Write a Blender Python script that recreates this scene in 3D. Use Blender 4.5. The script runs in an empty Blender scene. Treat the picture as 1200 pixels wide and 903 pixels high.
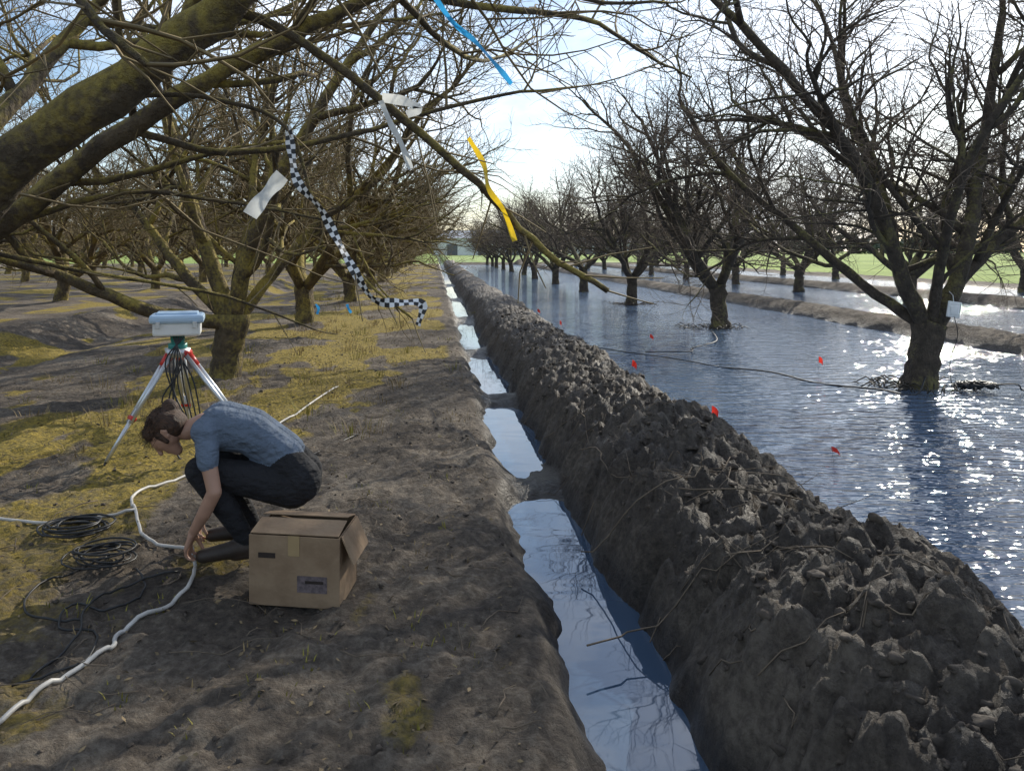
import bpy, math, random
import numpy as np
from mathutils import Vector, Matrix, Quaternion

S = bpy.context.scene
S.view_settings.view_transform = 'Standard'
S.view_settings.look = 'None'
S.view_settings.exposure = 0
COL = S.collection

# ------------------------------------------------------------------ noise
def _hash(ix, iy, k):
    h = (ix.astype(np.int64)*374761393 + iy.astype(np.int64)*668265263 + k*1274126177) & 0xffffffff
    h = ((h ^ (h >> 13))*1274126177) & 0xffffffff
    h = (h ^ (h >> 16)) & 0xffffffff
    return (h & 0xffffff)/float(0xffffff)
def vnoise(x, y, k=0):
    x = np.asarray(x, float); y = np.asarray(y, float)
    ix = np.floor(x); iy = np.floor(y); fx = x-ix; fy = y-iy
    fx = fx*fx*(3-2*fx); fy = fy*fy*(3-2*fy)
    a = _hash(ix, iy, k); b = _hash(ix+1, iy, k); c = _hash(ix, iy+1, k); d = _hash(ix+1, iy+1, k)
    return (a*(1-fx)+b*fx)*(1-fy)+(c*(1-fx)+d*fx)*fy
def fbm(x, y, k=0, o=3):
    s = 0; a = .5; t = 0
    for i in range(o):
        s = s+a*vnoise(x*2**i+i*7.3, y*2**i+i*3.1, k+i); t += a; a *= .5
    return s/t
def domes(x, y, k=0):
    x = np.asarray(x, float); y = np.asarray(y, float)
    ix = np.floor(x); iy = np.floor(y); best = np.zeros_like(x)
    for dx in (-1, 0, 1):
        for dy in (-1, 0, 1):
            cx = ix+dx; cy = iy+dy
            px = cx+_hash(cx, cy, k); py = cy+_hash(cx, cy, k+1)
            rr = .35+.6*_hash(cx, cy, k+2)**2
            d2 = ((x-px)**2+(y-py)**2)/(rr*rr)
            best = np.maximum(best, rr*np.sqrt(np.clip(1-d2, 0, 1)))
    return best
def sst(a, b, x):
    t = np.clip((x-a)/(b-a), 0, 1); return t*t*(3-2*t)

ROWS = [-27.5, -19.2, -10.9, -2.6, 5.7, 14.0, 22.3]
YS = [9.3+7.05*i for i in range(12)]

def terrain(X, Y):
    X = np.asarray(X, float); Y = np.asarray(Y, float)
    fade = 1/(1+np.maximum(Y-6, 0)/10)
    xw = X+.10*(vnoise(Y*.9, Y*0+3, 11)-.5)+.12*(vnoise(Y*2.7, X*1.5, 12)-.5)+.07*(fbm(Y*7, X*6, 13, 2)-.5)
    z = .05+.05*(fbm(X*.5, Y*.5, 1)-.5)
    z = z+.28*np.exp(-((xw+6.9)/.55)**2)-.10*np.exp(-((xw+5.8)/.4)**2)
    z = z+.10*np.exp(-((xw+14.6)/.6)**2)
    # ditch, with low crumbled mud spits that pinch the water into pools
    dd = sst(.36, .54, xw)*(1-sst(.80, 1.1, xw))
    Yw = Y+.9*(fbm(X*2.5, Y*1.2, 26, 3)-.5)
    bars = np.exp(-((Yw-5.7)/.30)**2)*.75+np.exp(-((Yw-8.9)/.55)**2)*.95+np.exp(-((Yw-13)/.7)**2)*.85+np.exp(-((Yw-19)/.9)**2)+np.exp(-((Yw-27)/1.2)**2)+np.exp(-((Yw-38)/1.6)**2)
    bars = bars*(.62+.75*sst(.45, .95, xw)*.5+.45*(fbm(X*6, Y*5, 28, 2)-.5))
    z = z-dd*(.19+.04*(vnoise(Y*1.3, Y*0, 21)-.5))+dd*.125*np.clip(bars, 0, 1.1)
    z = z+dd*.06*(fbm(X*5, Y*3, 24)-.40)+dd*.05*(vnoise(Y*1.6, X*1.2, 29)-.5)
    bed = sst(1.9, 2.35, xw)*(1-sst(24.2, 25.2, X))*(1-sst(86.5, 88, Y))
    z = z-bed*.21
    def ridge(c, hw, h):
        t = np.clip(1-((xw-c)/hw)**2, 0, 1)
        return h*t**.75
    bh = ridge(1.53, .66, .39*(.86+.28*vnoise(Y*1.1, Y*0, 31)))
    z2 = z+bh
    z2 = z2+ridge(9.5, .75, .40)*(1-sst(88, 90, Y))+ridge(16.6, .8, .42)*(1-sst(88, 90, Y))+ridge(24.2, .9, .3)*(1-sst(88, 90, Y))
    z2 = z2+.3*np.exp(-((Y-87.5)/.9)**2)*sst(1.5, 2.2, X)*(1-sst(24, 25, X))
    cl = sst(.0, .12, bh)
    cl2 = np.clip(np.exp(-((xw-9.5)/.9)**2)+np.exp(-((xw-16.6)/.9)**2)+np.exp(-((xw+6.9)/1.0)**2), 0, 1)
    amp = .014+.080*cl+.06*cl2
    amp = amp*(1-.65*dd)
    u = X+.05*(vnoise(X*9, Y*9, 71)-.5); v = Y+.05*(vnoise(X*9, Y*9, 72)-.5)
    lump = domes(u*4.2, v*4.2, 41)*.95+domes(u*9+3, v*9, 44)*.80+domes(u*19, v*19, 58)*.50+(fbm(X*24, Y*24, 47, 3)-.5)*1.05
    z2 = z2+amp*fade*lump*1.0-(amp*.55)*fade
    left = 1-sst(.3, .5, X)
    z2 = z2+left*fade*(.026*domes(X*15, Y*15, 51)+.028*domes(X*4.2, Y*3.4, 54)+.028*(fbm(X*12, Y*12, 56, 3)-.5))
    for rx in ROWS:
        yy = 9.3+7.05*np.round((Y-9.3)/7.05)
        d2 = (X-rx)**2+(Y-yy)**2
        z2 = z2+(.15 if rx > 2 else .10)*np.exp(-d2/.16)
    return z2
def hz(x, y): return float(terrain(np.array([x]), np.array([y]))[0])

# ------------------------------------------------------------------ materials
def newmat(name):
    m = bpy.data.materials.new(name); m.use_nodes = True
    nt = m.node_tree; b = nt.nodes['Principled BSDF']; return m, nt, b
def N(nt, t, **kw):
    n = nt.nodes.new(t)
    for k, v in kw.items():
        if k in n.inputs: n.inputs[k].default_value = v
        else: setattr(n, k, v)
    return n
def noise(nt, vec, scale, detail=4, rough=.55):
    n = N(nt, 'ShaderNodeTexNoise'); n.inputs['Scale'].default_value = scale
    n.inputs['Detail'].default_value = detail; n.inputs['Roughness'].default_value = rough
    if vec is not None: nt.links.new(vec, n.inputs['Vector'])
    return n.outputs['Fac']
def ramp(nt, fac, stops):
    r = N(nt, 'ShaderNodeValToRGB'); cr = r.color_ramp
    while len(cr.elements) > 1: cr.elements.remove(cr.elements[0])
    cr.elements[0].position = stops[0][0]; c = stops[0][1]; cr.elements[0].color = (*c, 1) if not isinstance(c, (int, float)) else (c, c, c, 1)
    for p, c in stops[1:]:
        e = cr.elements.new(p); e.color = (*c, 1) if not isinstance(c, (int, float)) else (c, c, c, 1)
    nt.links.new(fac, r.inputs[0]); return r.outputs[0]
def mixc(nt, f, a, b):
    m = N(nt, 'ShaderNodeMix', data_type='RGBA')
    for s, v in ((0, f), (6, a), (7, b)):
        if isinstance(v, (int, float)): m.inputs[s].default_value = v
        elif isinstance(v, tuple): m.inputs[s].default_value = (*v, 1)
        else: nt.links.new(v, m.inputs[s])
    return m.outputs[2]
def mth(nt, op, a, b=0.0):
    m = N(nt, 'ShaderNodeMath', operation=op)
    for s, v in ((0, a), (1, b)):
        if isinstance(v, (int, float)): m.inputs[s].default_value = v
        else: nt.links.new(v, m.inputs[s])
    return m.outputs[0]
def bump(nt, b, h, strength, dist):
    n = N(nt, 'ShaderNodeBump'); n.inputs['Strength'].default_value = strength; n.inputs['Distance'].default_value = dist
    nt.links.new(h, n.inputs['Height']); nt.links.new(n.outputs[0], b.inputs['Normal'])
def objco(nt): return N(nt, 'ShaderNodeTexCoord').outputs['Object']

def simple(name, col, rough=.6, var=.25, scale=20, bmp=.0, metal=0.0):
    m, nt, b = newmat(name); co = objco(nt)
    n = noise(nt, co, scale, 3)
    c = ramp(nt, n, [(.25, tuple(x*(1-var) for x in col)), (.75, tuple(min(1, x*(1+var)) for x in col))])
    nt.links.new(c, b.inputs['Base Color']); b.inputs['Roughness'].default_value = rough; b.inputs['Metallic'].default_value = metal
    if bmp: bump(nt, b, noise(nt, co, scale*3), bmp, .005)
    return m

def bark(name, a, bb, moss, m0, m1):
    m, nt, b = newmat(name); co = objco(nt)
    n1 = noise(nt, co, 9, 5, .65); n2 = noise(nt, co, 2.2, 4, .6)
    base = ramp(nt, n1, [(.3, a), (.7, bb)])
    geo = N(nt, 'ShaderNodeNewGeometry'); sp = N(nt, 'ShaderNodeSeparateXYZ'); nt.links.new(geo.outputs['Normal'], sp.inputs[0])
    up = mth(nt, 'MULTIPLY', sp.outputs[2], .12)
    f = mth(nt, 'ADD', n2, up)
    f = mth(nt, 'ADD', f, mth(nt, 'MULTIPLY', mth(nt, 'SUBTRACT', noise(nt, co, 30, 3), .5), .45))
    f = ramp(nt, f, [(m0, 0), (m1, 1)])
    c = mixc(nt, f, base, moss)
    nt.links.new(c, b.inputs['Base Color']); b.inputs['Roughness'].default_value = .9
    mp = N(nt, 'ShaderNodeMapping'); mp.inputs['Scale'].default_value = (1, 1, .35); nt.links.new(co, mp.inputs[0])
    v = N(nt, 'ShaderNodeTexVoronoi'); v.inputs['Scale'].default_value = 34; nt.links.new(mp.outputs[0], v.inputs['Vector'])
    h = mth(nt, 'ADD', mth(nt, 'MULTIPLY', v.outputs['Distance'], .6), noise(nt, co, 45, 4, .7))
    bump(nt, b, h, 1.0, .03)
    return m
BARK_L = bark('bark_mossy', (.050, .037, .024), (.150, .112, .068), (.36, .28, .065), .44, .66)
BARK_R = bark('bark_dark', (.040, .031, .023), (.120, .092, .066), (.24, .21, .075), .51, .74)
TWIG_L = simple('twig_olive', (.20, .150, .075), .85, .4, 5)
TWIG_R = simple('twig_brown', (.145, .108, .076), .85, .4, 5)

# ------------------------------------------------------------------ mesh helpers
class Buf:
    def __init__(s): s.v = []; s.f = []; s.m = []
def tube(buf, pts, rad, sides=6, mi=0, cap=True):
    n = len(pts); d0 = (pts[1]-pts[0])
    if d0.length < 1e-7: return
    d0 = d0.normalized()
    a = d0.cross(Vector((0, 0, 1)))
    if a.length < .1: a = d0.cross(Vector((1, 0, 0)))
    a.normalize(); base = len(buf.v)
    cs = [(math.cos(2*math.pi*k/sides), math.sin(2*math.pi*k/sides)) for k in range(sides)]
    for i in range(n):
        if i == 0: d = d0
        elif i == n-1: d = pts[i]-pts[i-1]
        else: d = pts[i+1]-pts[i-1]
        if d.length < 1e-7: d = d0
        d = d.normalized()
        a = a-d*a.dot(d)
        a.normalize(); b = d.cross(a); r = rad[i]; p = pts[i]
        for c, s in cs:
            buf.v.append((p.x+(a.x*c+b.x*s)*r, p.y+(a.y*c+b.y*s)*r, p.z+(a.z*c+b.z*s)*r))
    for i in range(n-1):
        o = base+i*sides
        for k in range(sides):
            k2 = (k+1) % sides
            buf.f.append((o+k, o+k2, o+sides+k2, o+sides+k)); buf.m.append(mi)
    if cap:
        o = base+(n-1)*sides
        buf.f.append(tuple(o+k for k in range(sides))); buf.m.append(mi)
        buf.f.append(tuple(base+k for k in reversed(range(sides)))); buf.m.append(mi)
def catmull(P, n=6):
    P = [Vector(p) for p in P]; Q = [P[0]*2-P[1]]+P+[P[-1]*2-P[-2]]; out = []
    for i in range(1, len(Q)-2):
        for k in range(n):
            t = k/n; a, b, c, d = Q[i-1], Q[i], Q[i+1], Q[i+2]
            out.append(.5*((2*b)+(c-a)*t+(2*a-5*b+4*c-d)*t*t+(3*b-a-3*c+d)*t*t*t))
    out.append(P[-1]); return out
def mesh_of(name, buf, mats, smooth=True):
    me = bpy.data.meshes.new(name); me.from_pydata(buf.v, [], buf.f)
    for m in mats: me.materials.append(m)
    me.polygons.foreach_set('material_index', buf.m)
    me.polygons.foreach_set('use_smooth', [smooth]*len(buf.f)); me.update(); return me
def obj(name, me, parent=None, loc=None):
    o = bpy.data.objects.new(name, me); COL.objects.link(o)
    if parent: o.parent = parent
    if loc: o.location = loc
    return o
def empty(name, loc=(0, 0, 0)):
    e = bpy.data.objects.new(name, None); e.empty_display_size = .1; COL.objects.link(e); e.location = loc; return e
def box(buf, c, s, mi=0, rot=None, bev=0.0):
    R = rot or Matrix.Identity(3); o = len(buf.v); c = Vector(c)
    hx, hy, hz_ = s[0]/2, s[1]/2, s[2]/2; b = min(bev, hx*.9, hy*.9, hz_*.9)
    if b <= 0:
        for x in (-hx, hx):
            for y in (-hy, hy):
                for z in (-hz_, hz_): buf.v.append(tuple(c+R@Vector((x, y, z))))
        for f in ((0, 1, 3, 2), (4, 6, 7, 5), (0, 4, 5, 1), (2, 3, 7, 6), (0, 2, 6, 4), (1, 5, 7, 3)):
            buf.f.append(tuple(o+i for i in f)); buf.m.append(mi)
        return
    import bmesh
    bm = bmesh.new(); bmesh.ops.create_cube(bm, size=1)
    for v in bm.verts: v.co = Vector((v.co.x*s[0], v.co.y*s[1], v.co.z*s[2]))
    bmesh.ops.bevel(bm, geom=bm.edges[:], offset=b, segments=2, affect='EDGES', profile=.5)
    bm.verts.index_update()
    for v in bm.verts: buf.v.append(tuple(c+R@v.co))
    for f in bm.faces: buf.f.append(tuple(o+v.index for v in f.verts)); buf.m.append(mi)
    bm.free()

# ------------------------------------------------------------------ trees
def rdir(rng, d, ang):
    a = d.cross(Vector((rng.uniform(-1, 1), rng.uniform(-1, 1), rng.uniform(-1, 1))))
    if a.length < 1e-4: a = Vector((1, 0, 0))
    a.normalize(); return (Quaternion(a, ang)@d).normalized()
LV = {
 1: dict(n=9, wob=.13, up=.035, re=.5, s=9, nc=(5, 7), ca=(.5, 1.0), cl=(1.3, 2.1), cr=.50),
 2: dict(n=8, wob=.15, up=.045, re=.45, s=6, nc=(5, 7), ca=(.5, 1.1), cl=(.8, 1.35), cr=.45),
 3: dict(n=6, wob=.17, up=.03, re=.45, s=5, nc=(5, 7), ca=(.5, 1.2), cl=(.4, .9), cr=.45),
 4: dict(n=5, wob=.19, up=.02, re=.4, s=3, nc=(4, 8), ca=(.5, 1.3), cl=(.10, .38), cr=.5),
 5: dict(n=2, wob=.2, up=.0, re=.5, s=3, nc=(0, 0), ca=(0, 0), cl=(0, 0), cr=0)}
FAR = [False]
def kids(buf, pts, rad, lev, rng, t0=.2, mult=1.0, rmax=1.0):
    P = LV[lev]; k = max(0, int(rng.randint(*P['nc'])*mult)); n = len(pts)
    if FAR[0] and lev == 4: k = 2
    for i in range(k):
        t = t0+(1-t0)*(i+rng.random())/max(k, 1) if i < k-1 else 1.0
        x = min(t, .999)*(n-1); j = int(x); f = x-j
        p = pts[j].lerp(pts[j+1], f); d = (pts[j+1]-pts[j]).normalized(); r = rad[j]*(1-f)+rad[j+1]*f
        a = rng.uniform(*P['ca'])*(.5 if t == 1.0 else 1)
        for _ in range(4):
            nd = rdir(rng, d, a)
            if nd.z > -.15 or lev >= 4 or rng.random() < .15: break
        grow(buf, p, nd, rng.uniform(*P['cl'])*(1.15-.35*t), min(rmax, max(min(r*.85, rad[0]*P['cr']*rng.uniform(.75, 1.2)), .0055 if FAR[0] else .003)), lev+1, rng)
def grow(buf, p, d, L, r, lev, rng):
    P = LV[lev]; n = P['n']; pts = [p.copy()]; rad = [r]
    if FAR[0] and lev >= 3: n = max(1, n//2)
    st = L/n
    for i in range(n):
        w = P['wob']*(1.3 if n != P['n'] else 1)
        d = (d+Vector((rng.gauss(0, w), rng.gauss(0, w), rng.gauss(0, w)+P['up']))).normalized()
        p = p+d*st; pts.append(p.copy()); rad.append(r*(1-(1-P['re'])*(i+1)/n))
    tube(buf, pts, rad, P['s'], 0 if lev < 4 else 1, cap=lev < 4)
    if lev < 5: kids(buf, pts, rad, lev, rng)
def custom_limb(buf, P, r0, r1, lev, rng, t0=.2, mult=1.0, sides=9, rmax=1.0):
    pts = catmull(P, 5); n = len(pts)
    for i in range(1, n-1): pts[i] += Vector((rng.gauss(0, .008), rng.gauss(0, .008), rng.gauss(0, .008)))*min(1, r0*20)
    rad = [(r0+(r1-r0)*(i/(n-1)))*(1+rng.uniform(-.06, .06)) for i in range(n)]
    tube(buf, pts, rad, sides, 0)
    kids(buf, pts, rad, lev, rng, t0, mult, rmax)
def trunk(buf, h, r, rng, lean=(0, 0)):
    pts = []; rad = []; n = 14
    for i in range(n+1):
        t = i/n; z = -.35+(h+.35)*t
        pts.append(Vector((lean[0]*t+rng.gauss(0, .010)+.03*math.sin(t*4+lean[0]*30), lean[1]*t+rng.gauss(0, .010), z)))
        rad.append(r*(1+.30*math.exp(-max(z, 0)/.10))*(1-.08*t)*(1+.16*max(0, t-.75)*4)*(1+rng.uniform(-.05, .05)))
    o = len(buf.v); tube(buf, pts, rad, 20, 0)
    ph = rng.uniform(0, 6)
    for i in range(n+1):
        for k in range(20):
            x, y, z = buf.v[o+i*20+k]; a = k/20*6.283; f = 1+.07*math.sin(3*a+ph+z*2)+.05*math.sin(5*a+ph*2-z*3)+rng.uniform(-.02, .02)
            c = pts[i]; buf.v[o+i*20+k] = (c.x+(x-c.x)*f, c.y+(y-c.y)*f, z)
    return pts[-1]
def make_tree(seed, h=.85, r=.17, nl=5, spread=(.6, 1.0), limbs=None, mats=None, lean=(0, 0), far=False):
    rng = random.Random(seed); buf = Buf(); FAR[0] = far; top = trunk(buf, h, r, rng, lean)
    if limbs:
        for (P, r0, r1, mult) in limbs:
            custom_limb(buf, [top-Vector((0, 0, .12))]+[Vector(p) for p in P], r0, r1, 1, rng, .22, mult)
    else:
        a0 = rng.uniform(0, 6.28)
        for i in range(nl):
            az = a0+i*6.283/nl+rng.uniform(-.35, .35); th = rng.uniform(*spread)
            d = Vector((math.cos(az)*math.sin(th), math.sin(az)*math.sin(th), math.cos(th)))
            grow(buf, top-Vector((0, 0, .10))+d*.03, d, rng.uniform(2.5, 3.4), r*rng.uniform(.52, .68), 1, rng)
    FAR[0] = False
    return mesh_of('almond_tree_mesh', buf, mats)
MR = [BARK_R, TWIG_R]; ML = [BARK_L, TWIG_L]
VR = [make_tree(10+i, h=.75+.08*i, r=.16, nl=4+i % 2, mats=MR, lean=(.1-.1*i, .05)) for i in range(3)]
VL = [make_tree(30+i, h=.7+.1*i, r=.18, nl=5, mats=ML, lean=(.12-.1*i, -.05)) for i in range(2)]
FR = [make_tree(50+i, h=.75+.08*i, r=.16, nl=4+i % 2, mats=MR, lean=(.1-.1*i, .05), far=True) for i in range(3)]
FL = [make_tree(60+i, h=.7+.1*i, r=.18, nl=5, mats=ML, lean=(.12-.1*i, -.05), far=True) for i in range(3)]
R1 = make_tree(71, h=.78, r=.175, mats=MR, lean=(.10, 0), limbs=[
    ([(-.30, -.2, 1.25), (-.75, -.5, 2.1), (-1.35, -.7, 2.9), (-2.1, -.8, 3.7), (-2.9, -.8, 4.5)], .10, .035, 1.2),
    ([(.35, -.1, 1.2), (.62, 0, 2.0), (.85, .1, 3.1), (1.05, .1, 4.4)], .115, .04, 1.2),
    ([(.55, .2, 1.15), (1.2, .4, 1.7), (2.0, .5, 2.3), (2.9, .5, 3.2)], .085, .03, 1.2),
    ([(-.05, .3, 1.3), (.05, .8, 2.2), (-.1, 1.3, 3.3), (-.2, 1.6, 4.4)], .09, .03, 1.2),
    ([(-.5, .3, 1.2), (-1.2, .6, 1.9), (-1.9, .9, 2.6), (-2.4, 1.2, 3.5)], .07, .025, 1.2),
    ([(.0, -.4, 1.4), (-.1, -1.0, 2.5), (.3, -1.5, 3.6)], .07, .03, 1.0)])
L1 = make_tree(83, h=.85, r=.185, mats=ML, lean=(.12, 0), limbs=[
    ([(.3, -.2, 1.3), (.65, -.4, 2.2), (1.3, -.5, 3.3), (1.9, -.5, 4.2)], .11, .04, 1.1),
    ([(-.1, 0, 1.4), (-.45, .1, 2.4), (-.8, .3, 3.4), (-1.1, .4, 4.4)], .11, .04, 1.1),
    ([(-.7, -.5, .95), (-1.5, -.9, 1.35), (-2.5, -1.2, 1.7), (-3.3, -1.4, 2.3)], .085, .03, 1.1),
    ([(.55, .2, 1.3), (1.1, .4, 1.95), (1.8, .5, 2.5), (2.4, .6, 3.4)], .08, .03, 1.1),
    ([(-.6, .3, 1.4), (-1.3, .8, 2.1), (-2.2, 1.1, 2.9)], .08, .03, 1.0),
    ([(.1, .6, 1.6), (.3, 1.3, 2.7), (.2, 1.7, 3.9)], .08, .03, 1.0)])
rng = random.Random(5)
def put_tree(me, x, y, rot=None, sc=None):
    o = obj('almond_tree', me, loc=(x, y, 0))
    o.rotation_euler = (0, 0, rng.uniform(0, 6.28) if rot is None else rot)
    s = rng.uniform(.92, 1.1) if sc is None else sc; o.scale = (s, s, s)
put_tree(R1, 5.65, 9.3, 0, 1); put_tree(L1, -2.5, 9.3, 0, 1)
put_tree(VR[1], 5.75, 2.3, 2.2, 1.0)
for rx in ROWS:
    for i, y in enumerate(YS):
        if i == 0 and rx in (-2.6, 5.7): continue
        far = y > 29 or abs(rx) > 15
        V = (FL if far else VL) if rx < 0 else (FR if far else VR)
        put_tree(V[rng.randrange(len(V))], rx+rng.uniform(-.15, .15), y+rng.uniform(-.2, .2))

# near overhanging tree (trunk left of the view)
rg = random.Random(17); nb = Buf()
tp = trunk(nb, .75, .20, rg, (.08, 0))
o3 = Vector((-2.75, 3.2, 0))
def W(L): return [Vector(p)-o3 for p in L]
st = [tuple(tp+o3-Vector((0, 0, .1)))]
custom_limb(nb, W(st+[(-2.1, 2.95, 1.30), (-1.476, 2.7, 1.855), (-1.06, 2.6, 2.11), (-.616, 2.5, 2.41), (-.15, 2.3, 2.76), (.5, 2.2, 3.2), (1.0, 2.4, 3.8)]), .115, .025, 2, rg, .35, 1.5, 16, .022)
custom_limb(nb, W(st+[(-2.4, 3.3, 1.25), (-1.8, 3.3, 1.70), (-1.27, 3.3, 2.10), (-.743, 3.3, 2.42), (-.2, 3.4, 2.72), (.5, 3.6, 3.1)]), .070, .02, 2, rg, .3, 1.8, 10, .018)
custom_limb(nb, W(st+[(-2.3, 2.6, 1.5), (-1.6, 2.4, 2.25), (-1.1, 2.3, 2.6), (-.4, 2.2, 3.2)]), .07, .02, 2, rg, .4, 1.0, 10, .02)
custom_limb(nb, W(st+[(-2.9, 3.8, 1.5), (-2.6, 4.6, 2.3), (-2.3, 5.2, 3.1), (-1.9, 5.6, 4.0)]), .09, .03, 1, rg, .3, 1.2, 10, .035)
custom_limb(nb, W(st+[(-3.5, 3.1, 1.5), (-4.2, 2.9, 2.4), (-4.6, 2.8, 3.4)]), .09, .03, 1, rg, .3, .8, 10)
custom_limb(nb, W([(-.70, 2.52, 2.38), (-.474, 2.6, 2.305), (-.167, 2.6, 2.08), (.142, 2.65, 1.82), (.376, 2.7, 1.594), (.595, 2.75, 1.46)]), .018, .010, 4, rg, .15, 2.5, 8, .004)
custom_limb(nb, W([(-1.06, 2.6, 2.11), (-.75, 2.75, 2.12), (-.52, 2.8, 2.03), (-.42, 2.8, 1.76), (-.25, 2.8, 1.50), (-.08, 2.8, 1.36)]), .010, .004, 4, rg, .2, 1.8, 6, .004)
custom_limb(nb, W([(-1.8, 3.3, 1.70), (-1.3, 3.35, 1.84), (-.85, 3.4, 1.80), (-.4, 3.5, 1.72)]), .016, .005, 4, rg, .2, 2.0, 6, .004)
custom_limb(nb, W([(-1.9, 3.2, 1.62), (-1.5, 3.5, 1.50), (-1.0, 3.8, 1.38), (-.6, 4.0, 1.20)]), .014, .005, 4, rg, .2, 1.8, 6, .004)
custom_limb(nb, W([(-1.27, 3.3, 2.10), (-.9, 3.4, 2.02), (-.4, 3.5, 2.10), (.2, 3.7, 2.3), (.7, 3.9, 2.4)]), .018, .006, 3, rg, .2, 1.5, 7, .008)
custom_limb(nb, W([(-.15, 2.3, 2.76), (.1, 2.5, 2.55), (.5, 2.7, 2.45), (.85, 2.9, 2.5)]), .012, .005, 3, rg, .2, 1.0, 6, .006)
custom_limb(nb, W([(-.2, 3.4, 2.72), (.3, 3.8, 2.75), (.8, 4.3, 2.85), (1.3, 4.9, 2.8), (1.7, 5.3, 2.75)]), .022, .007, 3, rg, .1, 2.0, 7, .009)
custom_limb(nb, W([(-.2, 3.4, 2.72), (.1, 4.0, 2.6), (.35, 4.8, 2.75), (.7, 5.6, 3.1)]), .018, .007, 3, rg, .1, 2.0, 7, .008)
custom_limb(nb, W([(-2.3, 5.2, 3.1), (-1.4, 5.6, 3.1), (-.6, 6.0, 3.3), (.2, 6.3, 3.5)]), .035, .010, 3, rg, .1, 2.5, 7, .012)
obj('almond_tree', mesh_of('near_tree_mesh', nb, ML), loc=tuple(o3))

# ------------------------------------------------------------------ ground
def growth(a, s, r, end):
    out = []; x = a
    while x < end: s = s*r; x += s; out.append(x)
    return out
xs = list(np.arange(-3, .3, .026))+list(np.arange(.3, 2.6, .015))
xs += growth(2.6, .024, 1.05, 600)+[-v for v in growth(3, .026, 1.05, 600)]
xs += list(np.arange(8.5, 10.5, .07))+list(np.arange(15.6, 17.6, .1))+list(np.arange(23, 25.6, .15))+list(np.arange(-8, -5, .06))
xs = np.array(sorted(xs)); xs = xs[np.concatenate(([True], np.diff(xs) > .008))]
ys = [1.0]
while ys[-1] < 900: ys.append(ys[-1]+max(.016, .008*ys[-1] if ys[-1] < 12 else .012*ys[-1]))
ys = np.array([-v for v in reversed(growth(-1.0, .04, 1.12, 200))]+ys); ys = np.unique(ys)
XX, YY = np.meshgrid(xs, ys); ZZ = terrain(XX, YY)
nx, ny = len(xs), len(ys)
idx = np.arange(nx*ny).reshape(ny, nx)
F = np.stack([idx[:-1, :-1], idx[:-1, 1:], idx[1:, 1:], idx[1:, :-1]], -1).reshape(-1, 4)
me = bpy.data.meshes.new('ground'); me.vertices.add(nx*ny); me.loops.add(F.size); me.polygons.add(len(F))
me.vertices.foreach_set('co', np.stack([XX, YY, ZZ], -1).ravel())
me.loops.foreach_set('vertex_index', F.ravel()); me.polygons.foreach_set('loop_start', np.arange(len(F))*4)
me.polygons.foreach_set('use_smooth', np.ones(len(F), bool)); me.update(calc_edges=True)
inR = sst(.3, .5, XX)*(1-sst(24.5, 25.5, XX))
wet = np.maximum((1-sst(-.04, .16, ZZ))*inR, .0)
berm = np.exp(-((XX-1.55)/.75)**4)
wet = np.maximum(wet, berm*(.30+.50*fbm(XX*2.5, YY*2.5, 81, 3)))
grass = np.clip(sst(90, 94, YY)+sst(25, 27, XX)+(1-sst(-62, -58, XX)), 0, 1)
moss = sst(.43, .60, fbm(XX*1.5+4, YY*.75, 61, 5)+.06*np.exp(-((XX+1.0)/1.7)**2)-.02*np.exp(-((XX-.1)/.3)**2))*(1-sst(.05, .45, XX))*(1-grass)
moss = moss*(.72+.28*sst(3.5, 7, YY))
for nm, A in (('wet', wet), ('grass', grass), ('moss', moss)):
    a = me.attributes.new(nm, 'FLOAT', 'POINT'); a.data.foreach_set('value', A.ravel())
g, nt, b = newmat('ground_dirt'); co = objco(nt)
n1 = noise(nt, co, 1.3, 6, .65); n2 = noise(nt, co, 26, 5, .7)
dirt = ramp(nt, mth(nt, 'ADD', mth(nt, 'MULTIPLY', n1, .5), mth(nt, 'MULTIPLY', n2, .5)), [(.38, (.055, .042, .031)), (.5, (.135, .107, .080)), (.62, (.28, .235, .18))])
def attr(n): return N(nt, 'ShaderNodeAttribute', attribute_name=n).outputs['Fac']
mf = ramp(nt, mth(nt, 'MULTIPLY', attr('moss'), mth(nt, 'ADD', noise(nt, co, 7, 6, .78), .42)), [(.53, 0), (.78, .92)])
c = mixc(nt, mf, dirt, ramp(nt, noise(nt, co, 34, 4), [(.35, (.13, .105, .02)), (.65, (.46, .33, .045))]))
c = mixc(nt, attr('wet'), c, ramp(nt, n2, [(.35, (.018, .014, .011)), (.65, (.062, .049, .038))]))
c = mixc(nt, attr('grass'), c, ramp(nt, noise(nt, co, .05, 5, .6), [(.35, (.18, .26, .04)), (.65, (.32, .41, .08))]))
nt.links.new(c, b.inputs['Base Color'])
rr = ramp(nt, attr('wet'), [(0, .95), (.55, .66), (1, .34)]); nt.links.new(rr, b.inputs['Roughness'])
h = mth(nt, 'ADD', noise(nt, co, 34, 6, .75), mth(nt, 'MULTIPLY', noise(nt, co, 9, 4, .6), 1.2)); bump(nt, b, h, 1.0, .045)
me.materials.append(g); obj('ground', me)

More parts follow.
